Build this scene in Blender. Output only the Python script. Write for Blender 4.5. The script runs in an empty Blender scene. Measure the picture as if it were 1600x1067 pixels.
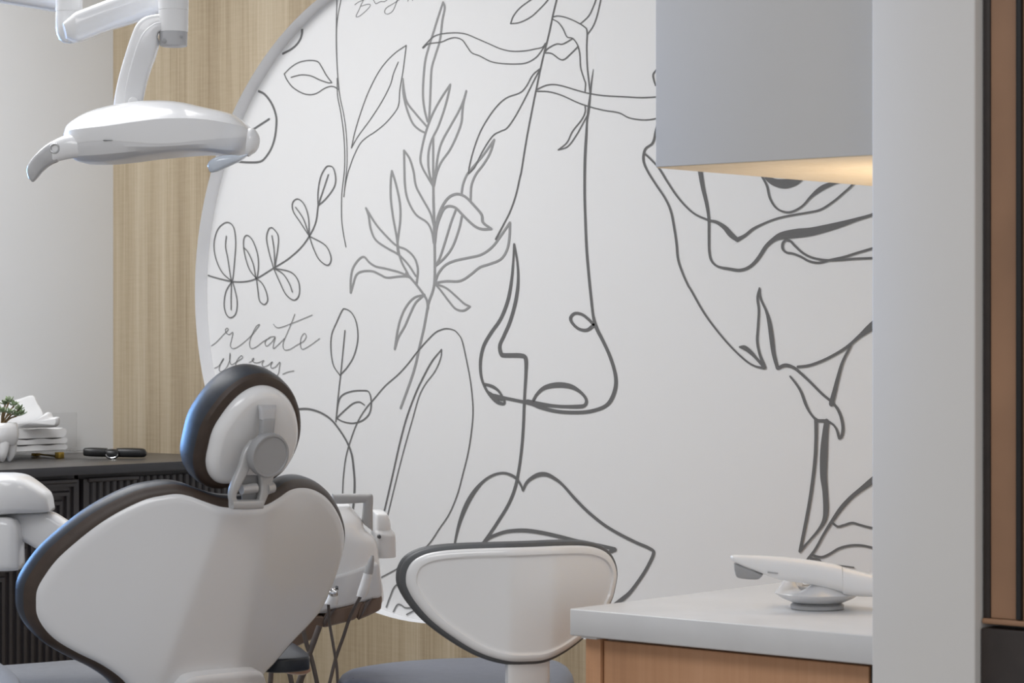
import bpy, bmesh, math, random
from mathutils import Vector
from mathutils.geometry import tessellate_polygon

# ------------------------------------------------------------------ camera, world, lights, exposure
SC = bpy.context.scene
COL = SC.collection
FPX = 3980.0                      # focal length in pixels of a 1600 px wide frame
ANG = math.atan2(3444.0, 3980.0)  # the camera looks 41 degrees off the mural wall's normal
CAM = Vector((0, 0, 1.2))
FW = Vector((-math.sin(ANG), math.cos(ANG), 0))
RT = Vector((math.cos(ANG), math.sin(ANG), 0))
UP = Vector((0, 0, 1))

cam = bpy.data.cameras.new('camera')
cam.sensor_width = 36; cam.sensor_fit = 'HORIZONTAL'
cam.lens = FPX * 36 / 1600
cam.clip_start = 0.05; cam.clip_end = 60
cam.dof.use_dof = True; cam.dof.focus_distance = 5.2; cam.dof.aperture_fstop = 11
co = bpy.data.objects.new('camera', cam); COL.objects.link(co)
co.location = CAM; co.rotation_euler = (math.pi / 2, 0, ANG)
SC.camera = co

w = bpy.data.worlds.new('daylight'); SC.world = w; w.use_nodes = True
bg = w.node_tree.nodes['Background']
bg.inputs[0].default_value = (1.0, 0.99, 0.975, 1); bg.inputs[1].default_value = 0.50

def area(name, loc, rot, sx, sy, power, col=(1, 1, 1)):
    l = bpy.data.lights.new(name, 'AREA'); l.shape = 'RECTANGLE'
    l.size = sx; l.size_y = sy; l.energy = power; l.color = col
    o = bpy.data.objects.new(name, l); COL.objects.link(o)
    o.location = loc; o.rotation_euler = rot
    return o
area('ceiling_panel_light', (-4.5, 3.0, 2.66), (0, 0, 0), 1.5, 1.2, 44, (0.995, 0.995, 1.0))
area('ceiling_panel_light', (-2.2, 1.0, 2.66), (0, 0, 0), 1.6, 1.2, 30, (0.995, 0.995, 1.0))
area('ceiling_panel_light', (-1.6, 3.9, 2.66), (0, 0, 0), 0.8, 0.8, 2.5, (0.995, 0.995, 1.0))
area('ceiling_panel_light', (-0.2, 2.2, 2.66), (0, 0, 0), 0.8, 0.8, 10, (1, 0.93, 0.85))
wl = area('window_daylight', (-5.46, 2.85, 1.4), (0, math.radians(-90), 0), 1.0, 1.15, 21, (0.22, 0.48, 1.0))
wl.data.spread = math.radians(84); wl.rotation_euler = (0, math.radians(-90), math.radians(-24))
sl = area('underside_fill_light', (-2.16, 3.9, 1.12), (0, math.radians(165), 0), 0.10, 0.9, 1.9, (1, 0.88, 0.70)); sl.data.spread = math.radians(110)  # added unseen fill light, brightens the wall cabinet's wooden underside

VS = SC.view_settings
VS.view_transform = 'Standard'; VS.look = 'None'; VS.gamma = 1; VS.use_curve_mapping = False
VS.exposure = 0.0

# ------------------------------------------------------------------ pixel <-> place helpers
def ray(px, py):
    return FW + RT * ((px - 800) / FPX) + UP * ((533.5 - py) / FPX)
def P(px, py, z): return CAM + ray(px, py) * z
def onY(px, py, Y): r = ray(px, py); return CAM + r * (Y / r.y)
def onX(px, py, X): r = ray(px, py); return CAM + r * (X / r.x)
def onZ(px, py, Z): r = ray(px, py); return CAM + r * ((Z - CAM.z) / r.z)

# ------------------------------------------------------------------ materials
def mat(name, col, rough=0.5, metal=0.0, coat=0.0, spec=0.5, noise=0.0, nscale=20, bump=0.0, bscale=200, trans=0.0):
    m = bpy.data.materials.new(name); m.use_nodes = True
    nt = m.node_tree; b = nt.nodes['Principled BSDF']
    b.inputs['Base Color'].default_value = (*col, 1)
    b.inputs['Roughness'].default_value = rough
    b.inputs['Metallic'].default_value = metal
    b.inputs['Coat Weight'].default_value = coat
    b.inputs['Coat Roughness'].default_value = 0.05
    b.inputs['Specular IOR Level'].default_value = spec
    b.inputs['Transmission Weight'].default_value = trans
    tc = nt.nodes.new('ShaderNodeTexCoord')
    if noise > 0:
        n = nt.nodes.new('ShaderNodeTexNoise'); n.inputs['Scale'].default_value = nscale
        n.inputs['Detail'].default_value = 4
        nt.links.new(tc.outputs['Object'], n.inputs['Vector'])
        r = nt.nodes.new('ShaderNodeMapRange')
        r.inputs['From Min'].default_value = 0.25; r.inputs['From Max'].default_value = 0.75
        r.inputs['To Min'].default_value = 1 - noise; r.inputs['To Max'].default_value = 1 + noise
        nt.links.new(n.outputs['Fac'], r.inputs['Value'])
        mx = nt.nodes.new('ShaderNodeVectorMath'); mx.operation = 'SCALE'
        mx.inputs[0].default_value = col
        nt.links.new(r.outputs['Result'], mx.inputs['Scale'])
        nt.links.new(mx.outputs['Vector'], b.inputs['Base Color'])
    if bump > 0:
        n = nt.nodes.new('ShaderNodeTexNoise'); n.inputs['Scale'].default_value = bscale
        nt.links.new(tc.outputs['Object'], n.inputs['Vector'])
        bp = nt.nodes.new('ShaderNodeBump'); bp.inputs['Strength'].default_value = bump
        bp.inputs['Distance'].default_value = 0.001
        nt.links.new(n.outputs['Fac'], bp.inputs['Height'])
        nt.links.new(bp.outputs['Normal'], b.inputs['Normal'])
    return m

def wood(name, c1, c2, c3, sx=28, sz=0.8, rough=0.45):
    m = bpy.data.materials.new(name); m.use_nodes = True
    nt = m.node_tree; N = nt.nodes; L = nt.links; b = N['Principled BSDF']
    tc = N.new('ShaderNodeTexCoord')
    def stretched(a, c, scale, detail, rg=0.6):
        mp = N.new('ShaderNodeMapping'); mp.inputs['Scale'].default_value = (a, a, c)
        L.new(tc.outputs['Object'], mp.inputs['Vector'])
        n = N.new('ShaderNodeTexNoise'); n.inputs['Scale'].default_value = scale
        n.inputs['Detail'].default_value = detail; n.inputs['Roughness'].default_value = rg
        n.inputs['Distortion'].default_value = 0.3
        L.new(mp.outputs['Vector'], n.inputs['Vector']); return n
    big = stretched(1, sz / sx, sx * 0.35, 3)
    fine = stretched(1, 0.012, sx * 5, 6, 0.75)
    cross = stretched(0.12, 1, 130, 3)
    r = N.new('ShaderNodeValToRGB'); e = r.color_ramp.elements
    e[0].position = 0.36; e[0].color = (*c1, 1); e[1].position = 0.66; e[1].color = (*c3, 1)
    k = e.new(0.5); k.color = (*c2, 1)
    mx = N.new('ShaderNodeMath'); mx.operation = 'MULTIPLY'; mx.inputs[1].default_value = 0.45
    L.new(fine.outputs['Fac'], mx.inputs[0])
    m2 = N.new('ShaderNodeMath'); m2.operation = 'MULTIPLY'; m2.inputs[1].default_value = 0.47
    L.new(big.outputs['Fac'], m2.inputs[0])
    m3 = N.new('ShaderNodeMath'); m3.operation = 'MULTIPLY'; m3.inputs[1].default_value = 0.08
    L.new(cross.outputs['Fac'], m3.inputs[0])
    ad = N.new('ShaderNodeMath'); L.new(mx.outputs[0], ad.inputs[0]); L.new(m2.outputs[0], ad.inputs[1])
    a2 = N.new('ShaderNodeMath'); L.new(ad.outputs[0], a2.inputs[0]); L.new(m3.outputs[0], a2.inputs[1])
    L.new(a2.outputs[0], r.inputs['Fac']); L.new(r.outputs['Color'], b.inputs['Base Color'])
    b.inputs['Roughness'].default_value = rough
    return m

def glass(name, col=(1, 1, 1), rough=0.02):
    m = bpy.data.materials.new(name); m.use_nodes = True
    nt = m.node_tree; N = nt.nodes; N.clear()
    o = N.new('ShaderNodeOutputMaterial'); t = N.new('ShaderNodeBsdfTransparent'); g = N.new('ShaderNodeBsdfGlossy')
    t.inputs[0].default_value = (*col, 1); g.inputs['Roughness'].default_value = rough
    f = N.new('ShaderNodeLayerWeight'); f.inputs['Blend'].default_value = 0.08
    x = N.new('ShaderNodeMixShader')
    nt.links.new(f.outputs['Fresnel'], x.inputs[0]); nt.links.new(t.outputs[0], x.inputs[1]); nt.links.new(g.outputs[0], x.inputs[2])
    nt.links.new(x.outputs[0], o.inputs[0])
    return m

M = dict(
    paint=mat('white_wall_paint', (0.765, 0.78, 0.795), 0.7, noise=0.015, nscale=3, bump=0.05),
    pgrey=mat('pale_grey_laminate', (0.615, 0.607, 0.595), 0.5, noise=0.01, nscale=3),
    pier=mat('satin_partition_paint', (0.73, 0.718, 0.70), 0.6, noise=0.01, nscale=3),
    mural=mat('mural_white', (0.80, 0.80, 0.80), 0.75, noise=0.008, nscale=2, bump=0.05, bscale=300),
    ink=mat('mural_dark_ink', (0.150, 0.150, 0.150), 0.8, noise=0.03, nscale=300),
    ink2=mat('mural_grey_ink', (0.31, 0.31, 0.31), 0.8, noise=0.03, nscale=300),
    rim=mat('recess_rim_paint', (0.85, 0.86, 0.88), 0.6, noise=0.01, nscale=5),
    oak=wood('pale_ash_veneer', (0.29, 0.22, 0.135), (0.44, 0.355, 0.24), (0.58, 0.495, 0.365)),
    floor=mat('grey_floor', (0.42, 0.40, 0.38), 0.5, noise=0.08, nscale=6),
    ceil=mat('white_ceiling', (0.8, 0.8, 0.8), 0.8, noise=0.01),
    white=mat('gloss_white_plastic', (0.86, 0.86, 0.86), 0.22, coat=0.4, noise=0.006, nscale=5),
    shell=mat('satin_white_shell', (0.76, 0.76, 0.765), 0.25, coat=0.3, noise=0.006, nscale=5),
    shell2=mat('pale_grey_plastic', (0.50, 0.50, 0.51), 0.35, coat=0.2, noise=0.01, nscale=5),
    grey=mat('grey_plastic', (0.34, 0.34, 0.345), 0.42, noise=0.02, nscale=30),
    greyl=mat('light_grey_metal', (0.50, 0.50, 0.50), 0.4, metal=0.3, noise=0.02, nscale=30),
    brown_refl=mat('leather_brown_reflection', (0.048, 0.031, 0.022), 0.42, noise=0.15, nscale=60, bump=0.25, bscale=900),  # brown room reflection painted into the leather next to the shells
    leather=mat('dark_slate_leather', (0.028, 0.034, 0.046), 0.38, noise=0.15, nscale=60, bump=0.25, bscale=900),
    leatherb=mat('slate_blue_leather', (0.135, 0.15, 0.195), 0.42, noise=0.08, nscale=60, bump=0.25, bscale=900),
    leatherg=mat('grey_leather', (0.20, 0.205, 0.22), 0.42, noise=0.08, nscale=60, bump=0.25, bscale=900),
    pipe=mat('dark_grey_edging', (0.10, 0.105, 0.11), 0.45, noise=0.05, nscale=80),
    dark=mat('dark_cabinet_lacquer', (0.030, 0.027, 0.029), 0.38, noise=0.06, nscale=30),
    darktop=mat('dark_worktop_laminate', (0.062, 0.058, 0.056), 0.33, noise=0.1, nscale=90),
    darkedge=mat('dark_worktop_edge', (0.024, 0.024, 0.029), 0.45, noise=0.05, nscale=60),
    black=mat('black_plastic', (0.013, 0.013, 0.014), 0.3, noise=0.05, nscale=60),
    chrome=mat('polished_chrome', (0.75, 0.75, 0.76), 0.12, metal=1, noise=0.01),
    brass=mat('brushed_brass', (0.42, 0.28, 0.06), 0.35, metal=0.9, noise=0.15, nscale=60),
    cloth=mat('white_cotton', (0.80, 0.80, 0.80), 0.9, noise=0.02, nscale=40, bump=0.3, bscale=400),
    ceram=mat('white_glazed_ceramic', (0.78, 0.78, 0.78), 0.12, coat=0.5, noise=0.005),
    leaf=mat('succulent_green', (0.20, 0.27, 0.15), 0.45, noise=0.35, nscale=90),
    leaf2=mat('succulent_pale_green', (0.36, 0.42, 0.30), 0.45, noise=0.25, nscale=90),
    stem=mat('plant_stem_brown', (0.18, 0.12, 0.05), 0.7, noise=0.2, nscale=90),
    slab=mat('white_quartz_slab', (0.66, 0.66, 0.66), 0.28, noise=0.05, nscale=9),
    beech=wood('orange_beech_veneer', (0.50, 0.26, 0.135), (0.58, 0.31, 0.165), (0.64, 0.355, 0.20), 20, 1.2, 0.4),
    maple=wood('pale_maple_underside', (0.78, 0.60, 0.38), (0.86, 0.68, 0.46), (0.90, 0.74, 0.53), 10, 10, 0.5),
    tan=mat('taupe_holder_plastic', (0.215, 0.150, 0.110), 0.35, coat=0.2, noise=0.02),
    smoke=mat('smoky_holder_insert', (0.13, 0.105, 0.095), 0.15, coat=0.5, noise=0.05),
    hose=mat('grey_rubber_hose', (0.135, 0.115, 0.105), 0.55, noise=0.1, nscale=80),
    peach=mat('peach_plastic', (0.55, 0.33, 0.23), 0.25, coat=0.3, noise=0.02),
    espresso=mat('espresso_stained_wood', (0.030, 0.022, 0.019), 0.45, noise=0.2, nscale=25),
    bronze=mat('bronze_tinted_panel', (0.31, 0.172, 0.098), 0.4, noise=0.3, nscale=3),  # raised colour and broad noise stand in for warm glow on the panes
    lens=mat('clear_grey_lens_cover', (0.74, 0.74, 0.745), 0.3, coat=0.2, noise=0.01),
    grip=mat('translucent_grey_grip', (0.50, 0.50, 0.505), 0.15, coat=0.6, noise=0.12, nscale=35),
    gripb=mat('pale_blue_grip', (0.62, 0.68, 0.76), 0.15, coat=0.6, noise=0.05, nscale=35),
    acryl=glass('clear_acrylic', (0.97, 0.97, 0.97)),
)
SEAM = mat('seam_line_grey', (0.12, 0.12, 0.12), 0.6, noise=0.02)

# ------------------------------------------------------------------ object helpers
ORG = {}
def thing(name, label, cat, loc, group=None):
    o = bpy.data.objects.new(name, None); COL.objects.link(o)
    o.location = loc; o.empty_display_size = 0.05
    o['label'] = label; o['category'] = cat
    if group: o['group'] = group
    ORG[o.name] = Vector(loc)
    return o
def tag(o, label, cat, group=None):
    o['label'] = label; o['category'] = cat
    if group: o['group'] = group
    return o
def mk(name, verts, faces, m, parent=None, smooth=True, label=None, angle=40, matidx=None, recalc=True, bev=0, bseg=2):
    bm = bmesh.new()
    vs = [Vector(v) for v in verts]
    if parent is not None: org = ORG[parent.name]
    else:
        xs = [v.x for v in vs]; ys = [v.y for v in vs]; zs = [v.z for v in vs]
        org = Vector(((min(xs) + max(xs)) / 2, (min(ys) + max(ys)) / 2, min(zs)))
    bv = [bm.verts.new(v - org) for v in vs]
    for i, f in enumerate(faces):
        try:
            bf = bm.faces.new([bv[k] for k in f])
            if matidx: bf.material_index = matidx[i]
        except ValueError: pass
    if recalc:
        bmesh.ops.remove_doubles(bm, verts=bm.verts, dist=1e-6)
        bmesh.ops.recalc_face_normals(bm, faces=bm.faces)
    if bev > 0:
        bmesh.ops.bevel(bm, geom=[e for e in bm.edges if len(e.link_faces) == 2 and e.calc_face_angle() > 0.6], offset=bev, segments=bseg, profile=0.5, affect='EDGES')
    me = bpy.data.meshes.new(name); bm.to_mesh(me); bm.free()
    for mm in (m if isinstance(m, (list, tuple)) else [m]): me.materials.append(mm)
    if smooth:
        me.shade_smooth(); me.set_sharp_from_angle(angle=math.radians(angle))
    o = bpy.data.objects.new(name, me); COL.objects.link(o)
    if parent is not None: o.parent = parent
    else: o.location = org
    ORG[o.name] = org
    if label: o['label'] = label
    return o
def struct(o): o['kind'] = 'structure'; return o

BOXF = [(0, 1, 2, 3), (4, 7, 6, 5), (0, 4, 5, 1), (1, 5, 6, 2), (2, 6, 7, 3), (3, 7, 4, 0)]
def box(name, a, b, m, parent=None, bev=0.0, seg=2, **k):
    x0, y0, z0 = a; x1, y1, z1 = b
    v = [(x0, y0, z0), (x1, y0, z0), (x1, y1, z0), (x0, y1, z0), (x0, y0, z1), (x1, y0, z1), (x1, y1, z1), (x0, y1, z1)]
    return mk(name, v, BOXF, m, parent, bev=bev, bseg=seg, angle=50, **k)

def cat_closed(p, n=6):
    out = []; N = len(p)
    for i in range(N):
        p0, p1, p2, p3 = p[i - 1], p[i], p[(i + 1) % N], p[(i + 2) % N]
        for k in range(n):
            t = k / n
            out.append(tuple(0.5 * ((2 * b) + (-a + c) * t + (2 * a - 5 * b + 4 * c - d) * t * t + (-a + 3 * b - 3 * c + d) * t ** 3)
                             for a, b, c, d in zip(p0, p1, p2, p3)))
    return out
def cat_open(p, n=8):
    if len(p) < 3:
        n = 1 if len(p) < 2 else 2
    q = [tuple(2 * a - b for a, b in zip(p[0], p[1]))] + list(p) + [tuple(2 * a - b for a, b in zip(p[-1], p[-2]))]
    out = []
    for i in range(1, len(q) - 2):
        for k in range(n):
            t = k / n
            out.append(tuple(0.5 * ((2 * b) + (-a + c) * t + (2 * a - 5 * b + 4 * c - d) * t * t + (-a + 3 * b - 3 * c + d) * t ** 3)
                             for a, b, c, d in zip(q[i - 1], q[i], q[i + 1], q[i + 2])))
    out.append(tuple(p[-1]))
    return out

class Plate:
    """A local frame standing at a place: l across, u up, d away from the camera side; curve bends it."""
    def __init__(s, px, py, z, yaw=0, lean=0, curve=None):
        s.O = P(px, py, z); y = math.radians(yaw); q = math.radians(lean)
        fw = FW * math.cos(y) - RT * math.sin(y)
        s.lat = RT * math.cos(y) + FW * math.sin(y)
        s.up = UP * math.cos(q) - fw * math.sin(q)
        s.nd = fw * math.cos(q) + UP * math.sin(q)
        s.curve = curve or (lambda l, u: 0.0)
    def W(s, l, u, d): return s.O + s.lat * l + s.up * u + s.nd * (d + s.curve(l, u))
    def L(s, px, py, d=0.0):
        r = ray(px, py); dv = d; l = u = 0
        for _ in range(25):
            t = ((s.O - CAM).dot(s.nd) + dv) / r.dot(s.nd)
            q = CAM + r * t - s.O
            l, u = q.dot(s.lat), q.dot(s.up)
            dv = dv * 0.4 + 0.6 * (d + s.curve(l, u))
        return l, u

def loop_offset(pts, off):
    N = len(pts); A = sum(pts[i][0] * pts[(i + 1) % N][1] - pts[(i + 1) % N][0] * pts[i][1] for i in range(N))
    sg = 1 if A > 0 else -1; out = []
    for i in range(N):
        a, b = pts[i - 1], pts[(i + 1) % N]
        tx, ty = b[0] - a[0], b[1] - a[1]; L = math.hypot(tx, ty) or 1
        out.append((pts[i][0] + sg * ty / L * off, pts[i][1] - sg * tx / L * off))
    return out

def pad(name, plate, outline, rings, m, parent=None, dome_near=0.0, dome_far=0.0, n=6, center=None, d0=0.0, capn=None, band=0, **k):
    """Solid with a traced outline. rings: (outward offset, depth) from the near face edge to the far face edge."""
    base = [plate.L(x, y, d0) for x, y in (cat_closed(outline, n) if n > 1 else outline)]
    N = len(base); V = []; F = []
    if center: cx, cy = plate.L(*center, d0)
    else: cx = sum(p[0] for p in base) / N; cy = sum(p[1] for p in base) / N
    def ring(pts, d):
        i0 = len(V)
        for l, u in pts: V.append(plate.W(l, u, d))
        return i0
    def bridge(a, b):
        for i in range(N): F.append((a + i, a + (i + 1) % N, b + (i + 1) % N, b + i))
    def capfill(pts, d, dome, prev):
        for s in (capn or (0.93, 0.82, 0.68, 0.5, 0.3, 0.12)):
            q = [(cx + (l - cx) * s, cy + (u - cy) * s) for l, u in pts]
            dd = d + dome * (1 - s * s)
            r = ring(q, dd); bridge(prev, r); prev = r
        V.append(plate.W(cx, cy, d + dome)); c = len(V) - 1
        for i in range(N): F.append((prev + i, prev + (i + 1) % N, c))
    first = None; prev = None
    for off, d in rings:
        pts = loop_offset(base, off); r = ring(pts, d)
        if first is None: first = (r, pts, d)
        if prev is not None: bridge(prev, r)
        prev = r; last = (r, pts, d)
    capfill(first[1], first[2], -dome_near, first[0])
    capfill(last[1], last[2], dome_far, last[0])
    if band: k['matidx'] = [1 if i < band * N else 0 for i in range(len(F))]
    return mk(name, V, F, m, parent, **k)

def limb(name, plate, st, m, parent=None, n=2.0, sub=5, seg=20, cap=True, **k):
    """Loft through stations (ax,ay,bx,by,t[,dc]): the two silhouette points, half depth t and centre depth dc."""
    st = [tuple(s) + ((0.0,) if len(s) == 5 else ()) for s in st]
    S = cat_open(st, sub); V = []; F = []
    rings = []
    for s in S:
        a = plate.L(s[0], s[1], s[5]); b = plate.L(s[2], s[3], s[5])
        rings.append(((a[0] + b[0]) / 2, (a[1] + b[1]) / 2, (a[0] - b[0]) / 2, (a[1] - b[1]) / 2, max(s[4], 1e-4), s[5]))
    for c in rings:
        for i in range(seg):
            th = 2 * math.pi * i / seg; cc, ss = math.cos(th), math.sin(th)
            e = 2.0 / n
            u = math.copysign(abs(cc) ** e, cc); v = math.copysign(abs(ss) ** e, ss)
            V.append(plate.W(c[0] + c[2] * u, c[1] + c[3] * u, c[5] + v * c[4]))
    for j in range(len(rings) - 1):
        for i in range(seg):
            F.append((j * seg + i, j * seg + (i + 1) % seg, (j + 1) * seg + (i + 1) % seg, (j + 1) * seg + i))
    if cap:
        F.append(tuple(range(seg))); F.append(tuple(range((len(rings) - 1) * seg, len(rings) * seg)))
    return mk(name, V, F, m, parent, **k)

def tube(name, pts, radii, m, parent=None, seg=12, sub=8, **k):
    if not isinstance(radii, (list, tuple)): radii = [radii] * len(pts)
    S = cat_open([(p[0], p[1], p[2], r) for p, r in zip(pts, radii)], sub); V = []; F = []
    nrm = None
    for i, s in enumerate(S):
        a = Vector(S[max(i - 1, 0)][:3]); b = Vector(S[min(i + 1, len(S) - 1)][:3]); t = (b - a).normalized()
        if nrm is None: nrm = t.orthogonal().normalized()
        nrm = (nrm - t * nrm.dot(t)).normalized(); bn = t.cross(nrm)
        for q in range(seg):
            th = 2 * math.pi * q / seg
            V.append(Vector(s[:3]) + (nrm * math.cos(th) + bn * math.sin(th)) * s[3])
    for j in range(len(S) - 1):
        for i in range(seg):
            F.append((j * seg + i, j * seg + (i + 1) % seg, (j + 1) * seg + (i + 1) % seg, (j + 1) * seg + i))
    F.append(tuple(range(seg))); F.append(tuple(range((len(S) - 1) * seg, len(S) * seg)))
    return mk(name, V, F, m, parent, **k)

def lathe(name, base, axis, prof, m, parent=None, seg=40, mod=None, **k):
    """prof: (radius, height) along axis from base."""
    ax = Vector(axis).normalized(); e1 = ax.orthogonal().normalized(); e2 = ax.cross(e1)
    V = []; F = []
    for r, h in prof:
        for i in range(seg):
            th = 2 * math.pi * i / seg
            hh, rr = (h, r) if mod is None else mod(r, h, th)
            V.append(Vector(base) + ax * hh + (e1 * math.cos(th) + e2 * math.sin(th)) * max(rr, 1e-5))
    for j in range(len(prof) - 1):
        for i in range(seg):
            F.append((j * seg + i, j * seg + (i + 1) % seg, (j + 1) * seg + (i + 1) % seg, (j + 1) * seg + i))
    F.append(tuple(range(seg))); F.append(tuple(range((len(prof) - 1) * seg, len(prof) * seg)))
    return mk(name, V, F, m, parent, **k)

def slabZ(name, outline, zt, th, r, m, parent=None, n=5, dome=0.004, **k):
    """Horizontal cushion/board: outline traced where its top surface meets the sight lines."""
    b = []
    for x, y in (cat_closed(outline, n) if n > 1 else outline):
        q = onZ(x, y, zt); b.append((q.x, q.y))
    N = len(b); V = []; F = []
    cx = sum(p[0] for p in b) / N; cy = sum(p[1] for p in b) / N
    def ring(pts, z):
        i0 = len(V); V.extend(Vector((x, y, z)) for x, y in pts); return i0
    def bridge(a, c):
        for i in range(N): F.append((a + i, a + (i + 1) % N, c + (i + 1) % N, c + i))
    prof = [(-r, 0), (-r * 0.62, -r * 0.08), (-r * 0.29, -r * 0.29), (-r * 0.08, -r * 0.62), (0, -r), (0, -th + r * .6), (-r * 0.3, -th + r * 0.15), (-r * .7, -th)]
    prev = None
    for off, z in prof:
        q = ring(loop_offset(b, off), zt + z)
        if prev is None: first = q
        else: bridge(prev, q)
        prev = q
    p0 = loop_offset(b, -r); pr = first
    for s in (0.9, 0.75, 0.5, 0.2):
        q = ring([(cx + (x - cx) * s, cy + (y - cy) * s) for x, y in p0], zt + dome * (1 - s * s)); bridge(pr, q); pr = q
    F.append(tuple(range(pr, pr + N)))
    F.append(tuple(range(prev, prev + N)))
    return mk(name, V, F, m, parent, **k)

# ------------------------------------------------------------------ room shell
YW = 4.56; XL = -5.39; ZC = 2.7; REC = 0.043; YR = YW + REC
struct(box('floor', (XL - .2, -2.5, -0.05), (2.5, YW + .3, 0), M['floor']))
struct(box('ceiling', (XL - .2, -2.5, ZC), (2.5, YW + .3, ZC + .05), M['ceil']))
# left wall with the daylight window out of frame towards the camera
wy0, wy1, wz0, wz1 = 2.2, 3.5, 0.85, 1.95
lw = []
def addbox(V, F, a, b):
    i = len(V); x0, y0, z0 = a; x1, y1, z1 = b
    V += [(x0, y0, z0), (x1, y0, z0), (x1, y1, z0), (x0, y1, z0), (x0, y0, z1), (x1, y0, z1), (x1, y1, z1), (x0, y1, z1)]
    F += [tuple(i + k for k in f) for f in BOXF]
V = []; F = []
addbox(V, F, (XL - .12, -2.5, 0), (XL, wy0, ZC)); addbox(V, F, (XL - .12, wy1, 0), (XL, YW + .1, ZC))
addbox(V, F, (XL - .12, wy0, 0), (XL, wy1, wz0)); addbox(V, F, (XL - .12, wy0, wz1), (XL, wy1, ZC))
struct(mk('wall_left', V, F, M['paint'], smooth=False, recalc=False))

# recess outline: round at both ends, straight top and bottom
CX, CZ, RR = -4.2402, 1.3311, 0.8185
XR = -0.9
def stadium(r, n=72):
    pts = []
    for i in range(n + 1):
        th = math.pi / 2 + math.pi * i / n; pts.append((CX + r * math.cos(th), CZ + r * math.sin(th)))
    for i in range(n + 1):
        th = -math.pi / 2 + math.pi * i / n; pts.append((XR + r * math.cos(th), CZ + r * math.sin(th)))
    return pts
hole = stadium(RR)
XE = 0.4
outer = [(XL, 0), (XE, 0), (XE, ZC), (XL, ZC)]
tri = tessellate_polygon([[Vector((x, z, 0)) for x, z in outer], [Vector((x, z, 0)) for x, z in hole]])
V = [(x, YW, z) for x, z in outer + hole]
struct(mk('wall_back', V, [tuple(t) for t in tri], M['oak'], smooth=False))
n = len(hole)
V = [(x, YW, z) for x, z in hole] + [(x, YR, z) for x, z in hole]
struct(mk('trim_1', V, [(i, (i + 1) % n, n + (i + 1) % n, n + i) for i in range(n)], M['rim'], angle=60))

# partition wall beside the desk
PX0 = onY(1362, 500, 3.25).x; PX1 = onY(1523, 500, 3.25).x
struct(box('wall_right', (PX0, 3.25, 0), (PX1, YW, ZC), M['pier'], bev=0.003))

# ------------------------------------------------------------------ the mural: white panel with brush-line drawing
TILE = dict(A=(300, 0), B=(300, 240), C=(300, 480), D=(400, 720), E=(640, 0), F=(640, 240), G=(640, 480), H=(640, 700),
            I=(980, 180), J=(980, 420), K=(980, 660))
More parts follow.
